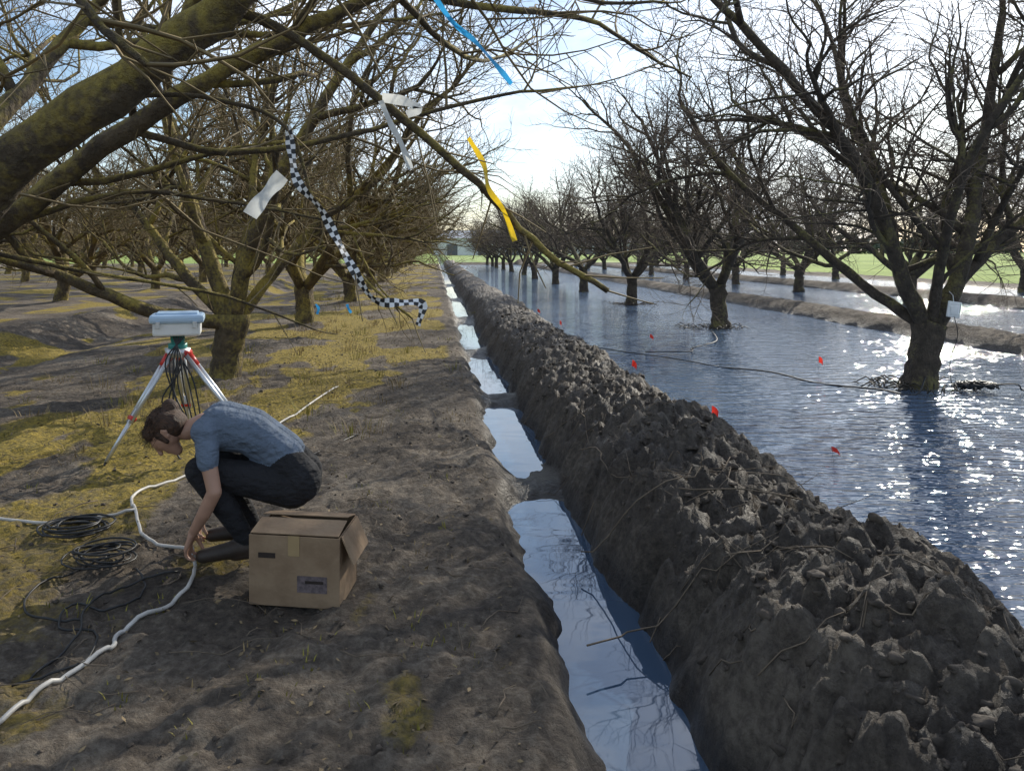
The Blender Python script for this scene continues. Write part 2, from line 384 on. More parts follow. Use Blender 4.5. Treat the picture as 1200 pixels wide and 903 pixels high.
# ------------------------------------------------------------------ water
def water(name, col, sc, strength, rough, dist):
    m, nt, b = newmat(name); co = objco(nt)
    b.inputs['Base Color'].default_value = (*col, 1); b.inputs['Roughness'].default_value = rough; b.inputs['IOR'].default_value = 1.95
    mp = N(nt, 'ShaderNodeMapping'); mp.inputs['Scale'].default_value = (sc*.32, sc, 1); mp.inputs['Rotation'].default_value = (0, 0, .22); nt.links.new(co, mp.inputs[0])
    mp2 = N(nt, 'ShaderNodeMapping'); mp2.inputs['Scale'].default_value = (sc*.9, sc*2.2, 1); mp2.inputs['Rotation'].default_value = (0, 0, -.3); nt.links.new(co, mp2.inputs[0])
    h = mth(nt, 'ADD', noise(nt, mp.outputs[0], 1, 2, .5), mth(nt, 'MULTIPLY', noise(nt, mp2.outputs[0], 1, 1, .5), .35))
    gust = ramp(nt, noise(nt, co, .35, 2), [(.35, .5), (.65, 1.0)])
    h = mth(nt, 'MULTIPLY', h, gust)
    bump(nt, b, h, strength, dist); return m
WM = water('flood_water_surface', (.11, .165, .25), 8, .9, .05, .055)
PM = water('puddle_surface', (.04, .075, .13), 3, .05, .02, .04)
def sheet(name, x0, x1, y0, y1, z, m):
    me = bpy.data.meshes.new(name); me.from_pydata([(x0, y0, z), (x1, y0, z), (x1, y1, z), (x0, y1, z)], [], [(0, 1, 2, 3)]); me.materials.append(m); obj(name, me)
sheet('flood_water', 1.6, 24.6, -40, 87.6, 0.0, WM)
sheet('ditch_puddle', .25, 1.25, -5, 60, -.085, PM)

# ------------------------------------------------------------------ clods, twigs, grass
def ico(sub):
    import bmesh
    bm = bmesh.new(); bmesh.ops.create_icosphere(bm, subdivisions=sub, radius=1)
    v = np.array([x.co[:] for x in bm.verts]); f = np.array([[q.index for q in p.verts] for p in bm.faces]); bm.free(); return v, f
iv, iff = ico(2); R = np.random.RandomState(3)
def fastmesh(name, V, Fc, mat):
    me = bpy.data.meshes.new(name); k = Fc.shape[1]; me.vertices.add(V.size//3); me.loops.add(Fc.size); me.polygons.add(len(Fc))
    me.vertices.foreach_set('co', V.ravel()); me.loops.foreach_set('vertex_index', Fc.ravel()); me.polygons.foreach_set('loop_start', np.arange(len(Fc))*k)
    me.update(calc_edges=True); me.materials.append(mat); obj(name, me)
def scatter_lumps(name, pos, size, mat):
    n = len(pos); Vv = np.zeros((n, len(iv), 3))
    for i in range(n):
        ph = R.rand(3)*6; q = iv*(1+.30*np.sin(iv[:, [1, 2, 0]]*3.7+ph).sum(1, keepdims=True)*.6+.20*R.randn(len(iv), 1))
        a = R.rand()*6.28; ca, sa = math.cos(a), math.sin(a)
        q = q*np.array([1, R.uniform(.5, 1), R.uniform(.4, .8)]); x = q[:, 0]*ca-q[:, 1]*sa; y = q[:, 0]*sa+q[:, 1]*ca
        Vv[i] = np.stack([x, y, q[:, 2]], -1)*size[i]+pos[i]
    Ff = (iff[None]+(np.arange(n)*len(iv))[:, None, None]).reshape(-1, 3)
    fastmesh(name, Vv, Ff, mat)
CM = simple('clod_dirt', (.070, .055, .042), .9, .6, 18, .8)
n = 3600; cx = np.where(R.rand(n) < .62, R.normal(1.5, .30, n), R.uniform(-3, .4, n)); cy = 1.5+R.rand(n)**1.7*14
keep = (cx < 2.2) & ~((cx > .4) & (cx < .98)); cx = cx[keep]; cy = cy[keep]; sz = np.where(cx > .9, .006+.022*R.rand(len(cx))**3, .004+.014*R.rand(len(cx))**2)
cz = terrain(cx, cy)-sz*.05
scatter_lumps('dirt_clods', np.stack([cx, cy, cz], -1), sz, CM)
n = 4200; lx = R.uniform(-5, .35, n); ly = 1.6+R.rand(n)**1.4*14; lz = terrain(lx, ly)+.004
s_ = R.uniform(.006, .018, n); a_ = R.rand(n)*6.28; tl = R.normal(0, .35, (n, 2))
dx = np.stack([np.cos(a_), np.sin(a_), tl[:, 0]], -1)*s_[:, None]; dy = np.stack([-np.sin(a_), np.cos(a_), tl[:, 1]], -1)*s_[:, None]*.45
P0 = np.stack([lx, ly, lz], -1); V = np.stack([P0-dx, P0-dy, P0+dx, P0+dy], 1); V[:, 3, 2] += .004; V[:, 0, 2] += .003
LM = simple('dry_leaf', (.20, .145, .075), .8, .6, 3)
fastmesh('leaf_litter', V.reshape(-1, 3), np.arange(n*4).reshape(-1, 4), LM)

fb = Buf(); rt = random.Random(8)
for i in range(620):
    y = 1.6+rt.random()**1.6*15; x = rt.choice([rt.uniform(-4.5, .4), rt.uniform(-4.5, .4), rt.uniform(.9, 2.1)])
    L = rt.uniform(.08, .45); a = rt.uniform(0, 6.28); pts = []
    for k in range(5):
        xx = x+math.cos(a)*L*k/4; yy = y+math.sin(a)*L*k/4; a += rt.gauss(0, .2)
        pts.append(Vector((xx, yy, hz(xx, yy)+.006+rt.random()*.012)))
    r = rt.uniform(.0014, .0035); tube(fb, pts, [r, r, r*.9, r*.7, r*.4], 4)
for P in ([(.75, 4.2), (1.1, 4.0), (1.45, 4.1), (1.9, 4.2), (2.3, 4.0)], [(1.0, 5.6), (1.05, 5.1), (1.02, 4.6), (1.1, 4.2)], [(.6, 3.2), (.95, 3.35), (1.3, 3.2), (1.7, 3.3)], [(1.2, 3.9), (1.55, 3.7), (1.85, 3.75), (2.4, 4.3)], [(.9, 6.5), (1.1, 6.0), (1.05, 5.4)]):
    pts = catmull([(x, y, hz(x, y)+.03+.03*math.sin(i*2)) for i, (x, y) in enumerate(P)], 5)
    for i_, q in enumerate(pts):
        q.x += rt.gauss(0, .012); q.z = max(q.z, hz(q.x, q.y)+.01, .01)+rt.random()*.01
    tube(fb, pts, [.0042*(1-.6*i/len(pts)) for i in range(len(pts))], 5)
    for k in range(3):
        q = pts[rt.randrange(2, len(pts)-2)]; dv = Vector((rt.gauss(0, .1), rt.gauss(0, .1), .05)); tube(fb, [q, q+dv, q+dv*1.8], [.0025, .002, .001], 4)
obj('fallen_twigs', mesh_of('fallen_twigs', fb, [simple('dead_twig', (.15, .115, .08), .9, .4, 15)]))

gb = Buf()
def tuft(x, y, n, hgt, spread, mi=0):
    z = hz(x, y)
    for i in range(n):
        a = rt.uniform(0, 6.28); r0 = rt.random()*spread; px, py = x+math.cos(a)*r0, y+math.sin(a)*r0
        h_ = hgt*rt.uniform(.4, 1); lean = rt.uniform(.1, .9)*h_; w = .003
        b0 = Vector((px, py, z-.02)); m_ = b0+Vector((math.cos(a)*lean*.4, math.sin(a)*lean*.4, h_*.6)); t_ = b0+Vector((math.cos(a)*lean, math.sin(a)*lean, h_))
        s_ = Vector((-math.sin(a), math.cos(a), 0))*w; o = len(gb.v)
        for q in (b0-s_, b0+s_, m_-s_*.8, m_+s_*.8, t_): gb.v.append(tuple(q))
        gb.f += [(o, o+1, o+3, o+2), (o+2, o+3, o+4)]; gb.m += [mi, mi]
for i in range(280):
    y = rt.uniform(6, 30); tuft(-1.8+rt.gauss(0, 1.1), y, 24, rt.uniform(.04, .22), .22, rt.choice((0, 0, 1)))
for i in range(420):
    y = 2.0+rt.random()**1.3*12; tuft(rt.uniform(-4.5, .2), y, 12, rt.uniform(.015, .06), .10, rt.choice((0, 1, 1)))
obj('dry_grass', mesh_of('dry_grass', gb, [simple('dry_grass_blade', (.28, .20, .090), .8, .4, 6), simple('moss_blade', (.25, .22, .035), .8, .4, 6)]))

# ------------------------------------------------------------------ far background
tb = Buf(); rf = random.Random(4)
for i in range(420):
    x = -420+i*2.1+rf.uniform(-1, 1); y = 330+rf.uniform(-12, 12); h_ = rf.uniform(5, 10); w = rf.uniform(2.5, 5)
    for k in range(26):
        cxk = x+rf.gauss(0, w*.4); cyk = y+rf.gauss(0, 1.5); cz_ = h_*rf.uniform(.1, 1)*math.exp(-((cxk-x)/w)**2); s_ = rf.uniform(.5, 1.3)
        o = len(tb.v)
        for q in range(4): tb.v.append((cxk+rf.gauss(0, s_), cyk+rf.gauss(0, s_), max(0, cz_+rf.gauss(0, s_))))
        tb.f += [(o, o+1, o+2), (o, o+2, o+3)]; tb.m += [0, 0]
obj('distant_treeline', mesh_of('distant_treeline', tb, [simple('distant_foliage', (.085, .10, .07), .9, .3, .2)], False))
def barn(x, y, w, d, h_, rf_):
    bb = Buf(); box(bb, (0, 0, h_/2), (w, d, h_), 0)
    o = len(bb.v); e = .4
    for px in (-w/2-e, w/2+e):
        bb.v += [(px, -d/2-e, h_+.02), (px, 0, h_+rf_), (px, d/2+e, h_+.02)]
    bb.f += [(o, o+3, o+4, o+1), (o+1, o+4, o+5, o+2), (o, o+1, o+2), (o+3, o+5, o+4)]; bb.m += [1, 1, 0, 0]
    for k in range(3): box(bb, (-w*.3+k*w*.3, -d/2-.06, 1.6), (3, .1, 3.2), 2)
    obj('farm_shed', mesh_of('farm_shed', bb, [simple('shed_wall', (.7, .7, .68), .7, .05, 1), simple('shed_roof', (.55, .56, .58), .5, .1, 1), simple('shed_door', (.12, .12, .13), .6)], False), loc=(x, y, .1))
barn(14, 240, 30, 14, 5, 2.5); barn(-90, 260, 44, 16, 5, 3); barn(60, 280, 26, 14, 4, 2)

# ------------------------------------------------------------------ ribbons
def ribbon(name, P, w, mat, twist=.6, seed=1):
    r = random.Random(seed); pts = catmull(P, 6); bb = Buf(); L = 0; vs = []
    ph = r.uniform(0, 6)
    for i, p in enumerate(pts):
        d = (pts[min(i+1, len(pts)-1)]-pts[max(i-1, 0)]).normalized()
        s = d.cross(Vector((0, 1, 0)))
        if s.length < .1: s = Vector((0, 1, 0))
        s.normalize(); ang = twist*.4*math.sin(i*.35+ph)
        s = Quaternion(d, ang)@s
        if i: L += (p-pts[i-1]).length
        bb.v += [tuple(p-s*w/2), tuple(p+s*w/2)]; vs.append(L/w)
        if i: o = 2*i-2; bb.f.append((o, o+1, o+3, o+2)); bb.m.append(0)
    me = mesh_of(name, bb, [mat]); uv = me.uv_layers.new(name='UVMap')
    for pl in me.polygons:
        for li in pl.loop_indices:
            vi = me.loops[li].vertex_index; uv.data[li].uv = (vi % 2, vs[vi//2])
    o = obj(name, me); return o
def ribmat(name, col):
    m, nt, b = newmat(name); b.inputs['Roughness'].default_value = .45
    c = ramp(nt, noise(nt, objco(nt), 30), [(.3, tuple(x*.8 for x in col)), (.7, col)]); nt.links.new(c, b.inputs['Base Color'])
    tr = N(nt, 'ShaderNodeBsdfTranslucent'); nt.links.new(c, tr.inputs[0]); mx = N(nt, 'ShaderNodeMixShader'); mx.inputs[0].default_value = .45
    nt.links.new(b.outputs[0], mx.inputs[1]); nt.links.new(tr.outputs[0], mx.inputs[2]); nt.links.new(mx.outputs[0], nt.nodes['Material Output'].inputs[0]); return m
BLUE = ribmat('ribbon_blue', (.05, .42, .85)); YEL = ribmat('ribbon_yellow', (.9, .62, .03)); WHT = ribmat('ribbon_white', (.8, .82, .8)); RED = ribmat('flag_red', (.9, .05, .03))
CK, nt, b = newmat('ribbon_checker'); uvn = N(nt, 'ShaderNodeTexCoord'); ck = N(nt, 'ShaderNodeTexChecker'); ck.inputs['Scale'].default_value = 2.0
ck.inputs['Color1'].default_value = (.8, .8, .8, 1); ck.inputs['Color2'].default_value = (.02, .02, .022, 1)
nt.links.new(uvn.outputs['UV'], ck.inputs[0]); nt.links.new(ck.outputs[0], b.inputs['Base Color']); b.inputs['Roughness'].default_value = .5
ribbon('flagging_ribbon', [(-.026, 2.4, 2.40), (.05, 2.4, 2.29), (.12, 2.42, 2.235), (.19, 2.4, 2.15), (.23, 2.4, 2.10)], .017, BLUE, 2.2, 2)
ribbon('flagging_ribbon', [(.11, 2.63, 1.97), (.159, 2.62, 1.884), (.175, 2.6, 1.80), (.225, 2.62, 1.73), (.262, 2.62, 1.63)], .019, YEL, 2.2, 3)
ribbon('flagging_ribbon', [(-.17, 2.56, 2.09), (-.10, 2.54, 2.075), (-.056, 2.53, 2.05), (-.09, 2.53, 2.03)], .033, WHT, 1.6, 4)
ribbon('flagging_ribbon', [(-.175, 2.56, 2.08), (-.14, 2.55, 2.00), (-.11, 2.54, 1.943), (-.078, 2.55, 1.86)], .020, WHT, 1.8, 5)
ribbon('flagging_ribbon', [(-.53, 2.76, 1.86), (-.56, 2.75, 1.82), (-.60, 2.74, 1.77), (-.64, 2.75, 1.72)], .055, WHT, 1.4, 6)
ribbon('flagging_ribbon', [(-.51, 2.76, 2.03), (-.495, 2.75, 1.93), (-.474, 2.75, 1.834), (-.396, 2.74, 1.744), (-.34, 2.75, 1.64), (-.28, 2.75, 1.53), (-.21, 2.74, 1.43), (-.12, 2.74, 1.42), (-.045, 2.75, 1.414), (-.06, 2.75, 1.34)], .033, CK, 2.6, 7)
ribbon('flagging_ribbon', [(-.42, 2.8, 1.41), (-.41, 2.8, 1.395), (-.415, 2.8, 1.375)], .010, BLUE, 2, 8)
ribbon('flagging_ribbon', [(-.31, 2.8, 1.41), (-.305, 2.8, 1.395), (-.295, 2.8, 1.38)], .010, BLUE, 2, 9)

# pin flags
FW = simple('flag_wire', (.3, .3, .3), .4)
for (x, y, s) in ((2.42, 9.9, 1), (2.42, 7.0, 1), (4.9, 10.2, 1), (2.4, 15.5, 1), (2.4, 18.5, 1), (3.0, 6.0, .5), (3.6, 13.4, .8)):
    bb = Buf(); tube(bb, [Vector((0, 0, -.15)), Vector((.005, 0, .1)), Vector((0, .004, .24*s))], [.0018]*3, 5, 0)
    a = rt.uniform(-.7, .7)
    for k in range(5):
        e = k*.016; dr = .010*k*k*.25
        bb.v += [(e*math.cos(a), e*math.sin(a)+.008*math.sin(k*1.8), .165*s-dr), (e*math.cos(a), e*math.sin(a)+.010*math.sin(k*1.8+.7), .24*s-dr*1.3)]
    o = len(bb.v)-10
    for k in range(4): bb.f.append((o+2*k, o+2*k+2, o+2*k+3, o+2*k+1)); bb.m.append(1)
    fo = obj('pin_flag', mesh_of('pin_flag', bb, [FW, RED]), loc=(x, y, 0)); fo.rotation_euler = (rt.uniform(-.15, .15), rt.uniform(-.15, .15), 0)

# ------------------------------------------------------------------ white tag on tree, cables in the water
BLK = simple('black_rubber', (.018, .018, .018), .5, .3, 30); WPL = simple('white_plastic', (.78, .78, .76), .45, .08, 8)
tg = empty('sensor_tag', (5.86, 9.0, .93)); bb = Buf(); box(bb, (0, 0, 0), (.15, .02, .18), 0, Matrix.Rotation(.15, 3, 'Y'), bev=.008); box(bb, (0, -.014, -.01), (.09, .012, .10), 0, bev=.004)
tube(bb, [Vector((0, 0, .08)), Vector((.01, .03, .16)), Vector((0, .08, .2))], [.004]*3, 6, 0); tube(bb, catmull([(0, -.01, -.08), (.03, -.02, -.3), (-.03, .02, -.6), (0, .02, -.95)], 5), [.004]*16, 5, 1)
obj('tag_body', mesh_of('tag_body', bb, [WPL, BLK]), tg)
bb = Buf(); P = catmull([(3.9, 10.9, .0), (4.3, 10.2, .04), (4.6, 9.6, .0), (5.0, 9.0, .03), (5.3, 8.8, .0), (5.6, 9.1, .15)], 6); tube(bb, P, [.010]*len(P), 6)
P = catmull([(3.3, 12.5, .01), (3.9, 12.2, .05), (4.2, 13.0, .01), (4.8, 13.6, .05), (5.4, 15.5, .02)], 6); tube(bb, P, [.008]*len(P), 6)
P = catmull([(2.2, 13.5, .05), (2.9, 12.6, .01), (3.5, 11.6, .02), (3.9, 10.9, .0)], 6); tube(bb, P, [.007]*len(P), 6)
P = catmull([(6.0, 9.1, .03), (6.4, 8.8, .12), (6.6, 8.9, .03), (6.9, 8.5, .1), (7.3, 8.6, .01)], 6); tube(bb, P, [.009]*len(P), 6)
obj('data_cable', mesh_of('data_cable', bb, [BLK]))
bb = Buf()
for k in range(70):
    a = k*.63; rr_ = .13+.04*math.sin(k*.7)
    P = Vector((6.12+math.cos(a)*rr_*1.3, 9.0+math.sin(a)*rr_, .05+.05*math.sin(k*1.3)**2))
    if k: tube(bb, [P_, (P_+P)/2+Vector((0, 0, .02)), P], [.010]*3, 5)
    P_ = P
obj('black_cable_coil', mesh_of('black_cable_coil', bb, [BLK]))
bb = Buf()
for (tx, ty) in ((5.65, 9.3), (5.7, 16.35), (5.7, 23.4)):
    for i in range(80):
        a = rt.uniform(0, 6.28); r = rt.uniform(.15, .75); x, y = tx+math.cos(a)*r, ty+math.sin(a)*r*.7; th = rt.uniform(0, 6.28); L = rt.uniform(.05, .3)
        tube(bb, [Vector((x, y, .012)), Vector((x+math.cos(th)*L*.5, y+math.sin(th)*L*.5, .02+rt.random()*.07)), Vector((x+math.cos(th)*L, y+math.sin(th)*L, .01))], [.006, .009, .003], 4)
obj('floating_debris', mesh_of('floating_debris', bb, [simple('wet_twig', (.05, .04, .03), .6)]))

# ------------------------------------------------------------------ tripod instrument
tri = empty('survey_tripod', (-1.94, 6.0, 0)); gz = hz(-1.94, 6)
TEAL = simple('teal_plastic', (.03, .25, .22), .4, .15, 10); LBL = simple('pale_blue_plastic', (.45, .60, .76), .35, .06, 8)
REDP = simple('red_plastic', (.55, .03, .02), .4, .15, 12); ALU = simple('aluminium', (.62, .64, .66), .35, .1, 20, metal=.7)
bb = Buf(); Rz = Matrix.Rotation(.25, 3, 'Z')
box(bb, (0, 0, 1.015), (.34, .25, .10), 1, Rz, .015); box(bb, (0, 0, 1.09), (.39, .29, .065), 0, Rz, .022); box(bb, (0, 0, 1.128), (.30, .20, .018), 0, Rz, .008)
for sx in (-.13, .13): box(bb, Rz@Vector((sx, -.15, 0))+Vector((0, 0, 1.05)), (.03, .012, .05), 2, Rz, .003)
obj('instrument_case', mesh_of('instrument_case', bb, [LBL, WPL, ALU], False), tri)
bb = Buf(); tube(bb, [Vector((0, 0, .86)), Vector((0, 0, .90)), Vector((0, 0, .905)), Vector((0, 0, .965))], [.07, .07, .05, .055], 18, 0)
tube(bb, [Vector((0, 0, .80)), Vector((0, 0, .862))], [.085, .095], 18, 1)
obj('tripod_head', mesh_of('tripod_head', bb, [TEAL, ALU]), tri)
for k, (fx, fy) in enumerate(((.72, -.15), (-.42, -.35), (-.1, .65))):
    bb = Buf(); fz = hz(-1.94+fx, 6+fy); a = Vector((fx*.1, fy*.1, .83)); f_ = Vector((fx, fy, fz-.02)); d = f_-a; s_ = d.cross(Vector((0, 0, 1))).normalized()*.028
    for q in (-1, 1): tube(bb, [a+s_*q, a+d*.62+s_*q*.8], [.018, .018], 8, 0)
    tube(bb, [a+d*.5, a+d*.95], [.017, .016], 8, 0); tube(bb, [a+d*.95, f_], [.012, .003], 8, 2)
    tube(bb, [a+d*.58-s_*1.3, a+d*.58+s_*1.3], [.022, .022], 10, 1); tube(bb, [a-s_*1.6, a+s_*1.6], [.026, .026], 10, 1); tube(bb, [a+d*.02, a+d*.12], [.034, .03], 10, 1)
    obj('leg_%d' % (k+1), mesh_of('leg', bb, [ALU, REDP, BLK]), tri)
bb = Buf()
for k in range(5):
    P = catmull([(.02*k, -.1, .96), (.08-.03*k, -.16, .75), (-.05+.05*k, -.2, .5-.04*k), (.1+.03*k, -.15, .3), (.0+.04*k, -.12, .62), (.05, -.08, .8)], 6); tube(bb, P, [.006]*len(P), 6)
P = catmull([(0, .0, .8), (-.02, -.05, .4), (.05, -.1, gz+.02), (.4, -.3, hz(-1.54, 5.7)+.01), (.9, -.2, hz(-1.04, 5.8)+.01), (1.3, .6, hz(-.64, 6.6)+.01)], 6); tube(bb, P, [.007]*len(P), 6)
obj('cables', mesh_of('cables', bb, [BLK]), tri)

# ------------------------------------------------------------------ crouching woman
SX, SY = -.10, .42     # shift of the whole work spot
PX, PY = -.86+SX, 3.55+SY; GZ = hz(PX, PY)+.012
def sphere_rings(p0, r0, p1, r1, n=14):
    p0 = Vector(p0); p1 = Vector(p1); d = p1-p0
    d = d.normalized() if d.length > 1e-6 else Vector((0, 0, 1))
    pts = []; rad = []
    for k in range(5): a = math.pi/2*(1-k/4.0); pts.append(p0-d*r0*math.sin(a)); rad.append(max(r0*math.cos(a), r0*.03))
    for k in range(5): a = math.pi/2*k/4.0; pts.append(p1+d*r1*math.sin(a)); rad.append(max(r1*math.cos(a), r1*.03))
    return pts, rad
SHIRT, PANT, SKIN, SHOE, HAIR = range(5)
caps = []
def C(p0, r0, p1, r1, lab): caps.append((Vector(p0), r0, Vector(p1), r1, lab))
for s in (-1, 1):
    C((.25, .085*s, .33), .105, (-.19, .135*s, .44), .066, PANT)
    C((-.19, .135*s, .435), .064, (-.06, .13*s, .25), .060, PANT); C((-.06, .13*s, .25), .060, (.03, .125*s, .10), .043, PANT)
    C((.045, .125*s, .06), .042, (-.03, .13*s, .055), .042, SHOE); C((-.03, .13*s, .05), .042, (-.17, .14*s, .030), .033, SHOE); C((.05, .125*s, .035), .033, (-.02, .128*s, .03), .033, SHOE)
    C((.28, .075*s, .36), .115, (.22, .07*s, .44), .10, PANT)
    C((.21, .055*s, .47), .098, (.04, .055*s, .595), .102, SHIRT); C((.04, .055*s, .595), .102, (-.10, .07*s, .625), .108, SHIRT)
    C((-.10, .08*s, .62), .095, (-.16, .12*s, .62), .072, SHIRT)
    C((-.15, .15*s, .615), .060, (-.135, .215*s, .50), .052, SHIRT)
    C((-.135, .21*s, .51), .040, (-.10, .245*s, .365), .034, SKIN)
    C((-.10, .245*s, .365), .035, (-.15, .215*s, .26), .033, SKIN); C((-.15, .215*s, .26), .033, (-.215, .16*s, .145), .022, SKIN)
C((-.19, 0, .635), .052, (-.27, 0, .60), .046, SKIN)
Hc = Vector((-.365, 0, .600)); fd = Vector((-.42, -.10, -.90)).normalized(); ud = Vector((-.90, 0, .42)); ud = (ud-fd*ud.dot(fd)).normalized(); sd = fd.cross(ud).normalized()
def H(a, b_, c_): return Hc+ud*a+fd*b_+sd*c_
for s in (-1, 1):
    C(H(.02, -.015, .012*s), .078, H(.0, .02, .012*s), .074, SKIN)
    C(H(-.035, .045, .016*s), .046, H(-.085, .062, .006*s), .026, SKIN)
    C(H(-.02, .062, .033*s), .020, H(-.035, .055, .038*s), .020, SKIN)
    C(H(.022, .083, .012*s), .012, H(.022, .078, .036*s), .011, SKIN)
    C(H(.012, -.005, .083*s), .012, H(-.022, .003, .080*s), .010, SKIN); C(H(.018, -.012, .088*s), .009, H(-.005, -.014, .09*s), .008, SKIN)
C(H(.010, .092, 0), .008, H(-.022, .108, 0), .012, SKIN)
C(H(-.052, .086, -.014), .008, H(-.052, .086, .014), .008, SKIN); C(H(-.062, .082, -.012), .008, H(-.062, .082, .012), .008, SKIN)
def hand(w, h, s, nrm, thumb):
    w = Vector(w); h = Vector(h).normalized(); s = Vector(s); s = (s-h*s.dot(h)).normalized(); nrm = Vector(nrm); nrm = (nrm-h*nrm.dot(h)-s*nrm.dot(s)).normalized()
    for i, (off, ln) in enumerate(((-.033, .058), (-.011, .072), (.011, .078), (.033, .070))):
        k = w+h*(.078-.006*abs(i-2))+s*off
        C(w+s*off*.5, .015, k, .0115, SKIN)
        q = k; ang = .35; r = .0098
        for L, da in ((ln*.48, .55), (ln*.31, .6), (ln*.24, .4)):
            dr = h*math.cos(ang)+nrm*math.sin(ang)+s*off*1.6; q2 = q+dr.normalized()*L
            C(q, r, q2, r*.90, SKIN); q = q2; r *= .9; ang += da
    b0 = w+h*.02+s*.022*thumb; b1 = b0+(h*.55+s*.6*thumb+nrm*.45).normalized()*.045; b2 = b1+(h*.75+s*.1*thumb+nrm*.6).normalized()*.032; b3 = b2+(h*.6-s*.2*thumb+nrm*.75).normalized()*.026
    C(b0, .015, b1, .0125, SKIN); C(b1, .012, b2, .0105, SKIN); C(b2, .0105, b3, .0085, SKIN)
hand((-.217, -.158, .142), (-.30, .25, -.92), (.2, 1, .2), (1, -.1, -.2), 1)
hand((-.217, .158, .142), (-.30, -.25, -.92), (.2, 1, .2), (1, .1, -.2), -1)
bb = Buf()
for p0, r0, p1, r1, lab in caps:
    P, Rr = sphere_rings(p0, r0, p1, r1); tube(bb, P, Rr, 16, 0)
def remeshed(name, bb, vox, it, mats):
    me = mesh_of(name+'_src', bb, []); o = bpy.data.objects.new(name, me); COL.objects.link(o)
    m = o.modifiers.new('r', 'REMESH'); m.mode = 'VOXEL'; m.voxel_size = vox; m.use_smooth_shade = True
    sm = o.modifiers.new('s', 'SMOOTH'); sm.factor = .5; sm.iterations = it
    dg = bpy.context.evaluated_depsgraph_get(); nm = bpy.data.meshes.new_from_object(o.evaluated_get(dg)); nm.name = name
    bpy.data.objects.remove(o); nm.materials.clear()
    for q in mats: nm.materials.append(q)
    nm.polygons.foreach_set('use_smooth', [True]*len(nm.polygons)); return nm
def cloth(name, col, sc=14):
    m, nt, b = newmat(name); co = objco(nt); c = ramp(nt, noise(nt, co, sc, 5), [(.3, tuple(x*.8 for x in col)), (.7, tuple(x*1.15 for x in col))]); nt.links.new(c, b.inputs['Base Color']); b.inputs['Roughness'].default_value = .9
    mp = N(nt, 'ShaderNodeMapping'); mp.inputs['Scale'].default_value = (1, .4, 1.6); nt.links.new(co, mp.inputs[0]); bump(nt, b, noise(nt, mp.outputs[0], 13, 3, .5), 1.0, .04); return m
SK = simple('skin', (.42, .24, .165), .5, .08, 25)
pm = remeshed('body', bb, .0052, 3, [cloth('tshirt_blue_grey', (.12, .155, .21)), cloth('black_trousers', (.014, .014, .017)), SK, simple('boot_leather', (.045, .032, .024), .6), SK])
nv = len(pm.polygons); cen = np.zeros(nv*3); pm.polygons.foreach_get('center', cen); cen = cen.reshape(-1, 3); best = np.full(nv, 9.); lab = np.zeros(nv, int)
for p0, r0, p1, r1, L in caps:
    a = np.array(p0); d = np.array(p1)-a; dd = max((d*d).sum(), 1e-9); t = np.clip(((cen-a)@d)/dd, 0, 1); dist = np.linalg.norm(cen-a-t[:, None]*d, axis=1)-(r0+(r1-r0)*t)
    m = dist < best; best[m] = dist[m]; lab[m] = L
pm.polygons.foreach_set('material_index', lab.astype(np.int32))
wom = empty('crouching_woman', (PX, PY, GZ)); wom.rotation_euler = (0, 0, .12)
obj('body', pm, wom)
bb = Buf(); rh = random.Random(2)
for P0, r0, P1, r1 in ((H(.035, -.025, .0), .083, H(.03, .0, 0), .082), (H(.02, -.03, .02), .080, H(.0, -.04, .02), .075), (H(.02, -.03, -.02), .080, H(.0, -.04, -.02), .075), (H(-.03, -.06, 0), .05, H(.0, -.07, 0), .05), (H(.03, -.11, 0), .038, H(.045, -.115, .01), .036), (H(.05, .03, .03), .045, H(.06, .03, -.03), .045), (H(.02, .02, .074), .02, H(-.03, .03, .078), .012), (H(.02, .02, -.074), .02, H(-.03, .03, -.078), .012)):
    P, Rr = sphere_rings(P0, r0, P1, r1); tube(bb, P, Rr, 14, 0)
HM, nt, b = newmat('brown_hair'); co = objco(nt); mp = N(nt, 'ShaderNodeMapping'); mp.inputs['Scale'].default_value = (1, 7, 1.5); nt.links.new(co, mp.inputs[0]); nn = noise(nt, mp.outputs[0], 30, 4)
nt.links.new(ramp(nt, nn, [(.3, (.018, .009, .005)), (.7, (.09, .042, .02))]), b.inputs['Base Color']); b.inputs['Roughness'].default_value = .7; bump(nt, b, nn, 1, .012)
obj('hair', remeshed('hair', bb, .006, 3, [HM]), wom)
bb = Buf()
for i in range(420):
    a = rh.uniform(0, 6.28); e = rh.uniform(-.2, 1.0); dv = (ud*math.sin(e)+(-fd*math.cos(a)+sd*math.sin(a))*math.cos(e)).normalized()
    p = Hc+ud*.03-fd*.02+dv*.08; q = p+dv*rh.uniform(.004, .018)+sd*rh.gauss(0, .012); r_ = q+Vector((rh.gauss(-.012, .012), rh.gauss(0, .012), -rh.uniform(.01, .06)))
    tube(bb, [p, q, r_], [.0014, .0012, .0005], 3, 0)
obj('hair_strands', mesh_of('hair_strands', bb, [HM]), wom)
bb = Buf()
for s in (-1, 1):
    P, Rr = sphere_rings(H(.006, .074, .031*s), .0125, H(.006, .0745, .031*s), .0125); tube(bb, P, Rr, 12, 0)
    P, Rr = sphere_rings(H(.003, .083, .031*s), .006, H(.003, .0832, .031*s), .006); tube(bb, P, Rr, 10, 1)
obj('eyes', mesh_of('eyes', bb, [WPL, BLK]), wom)

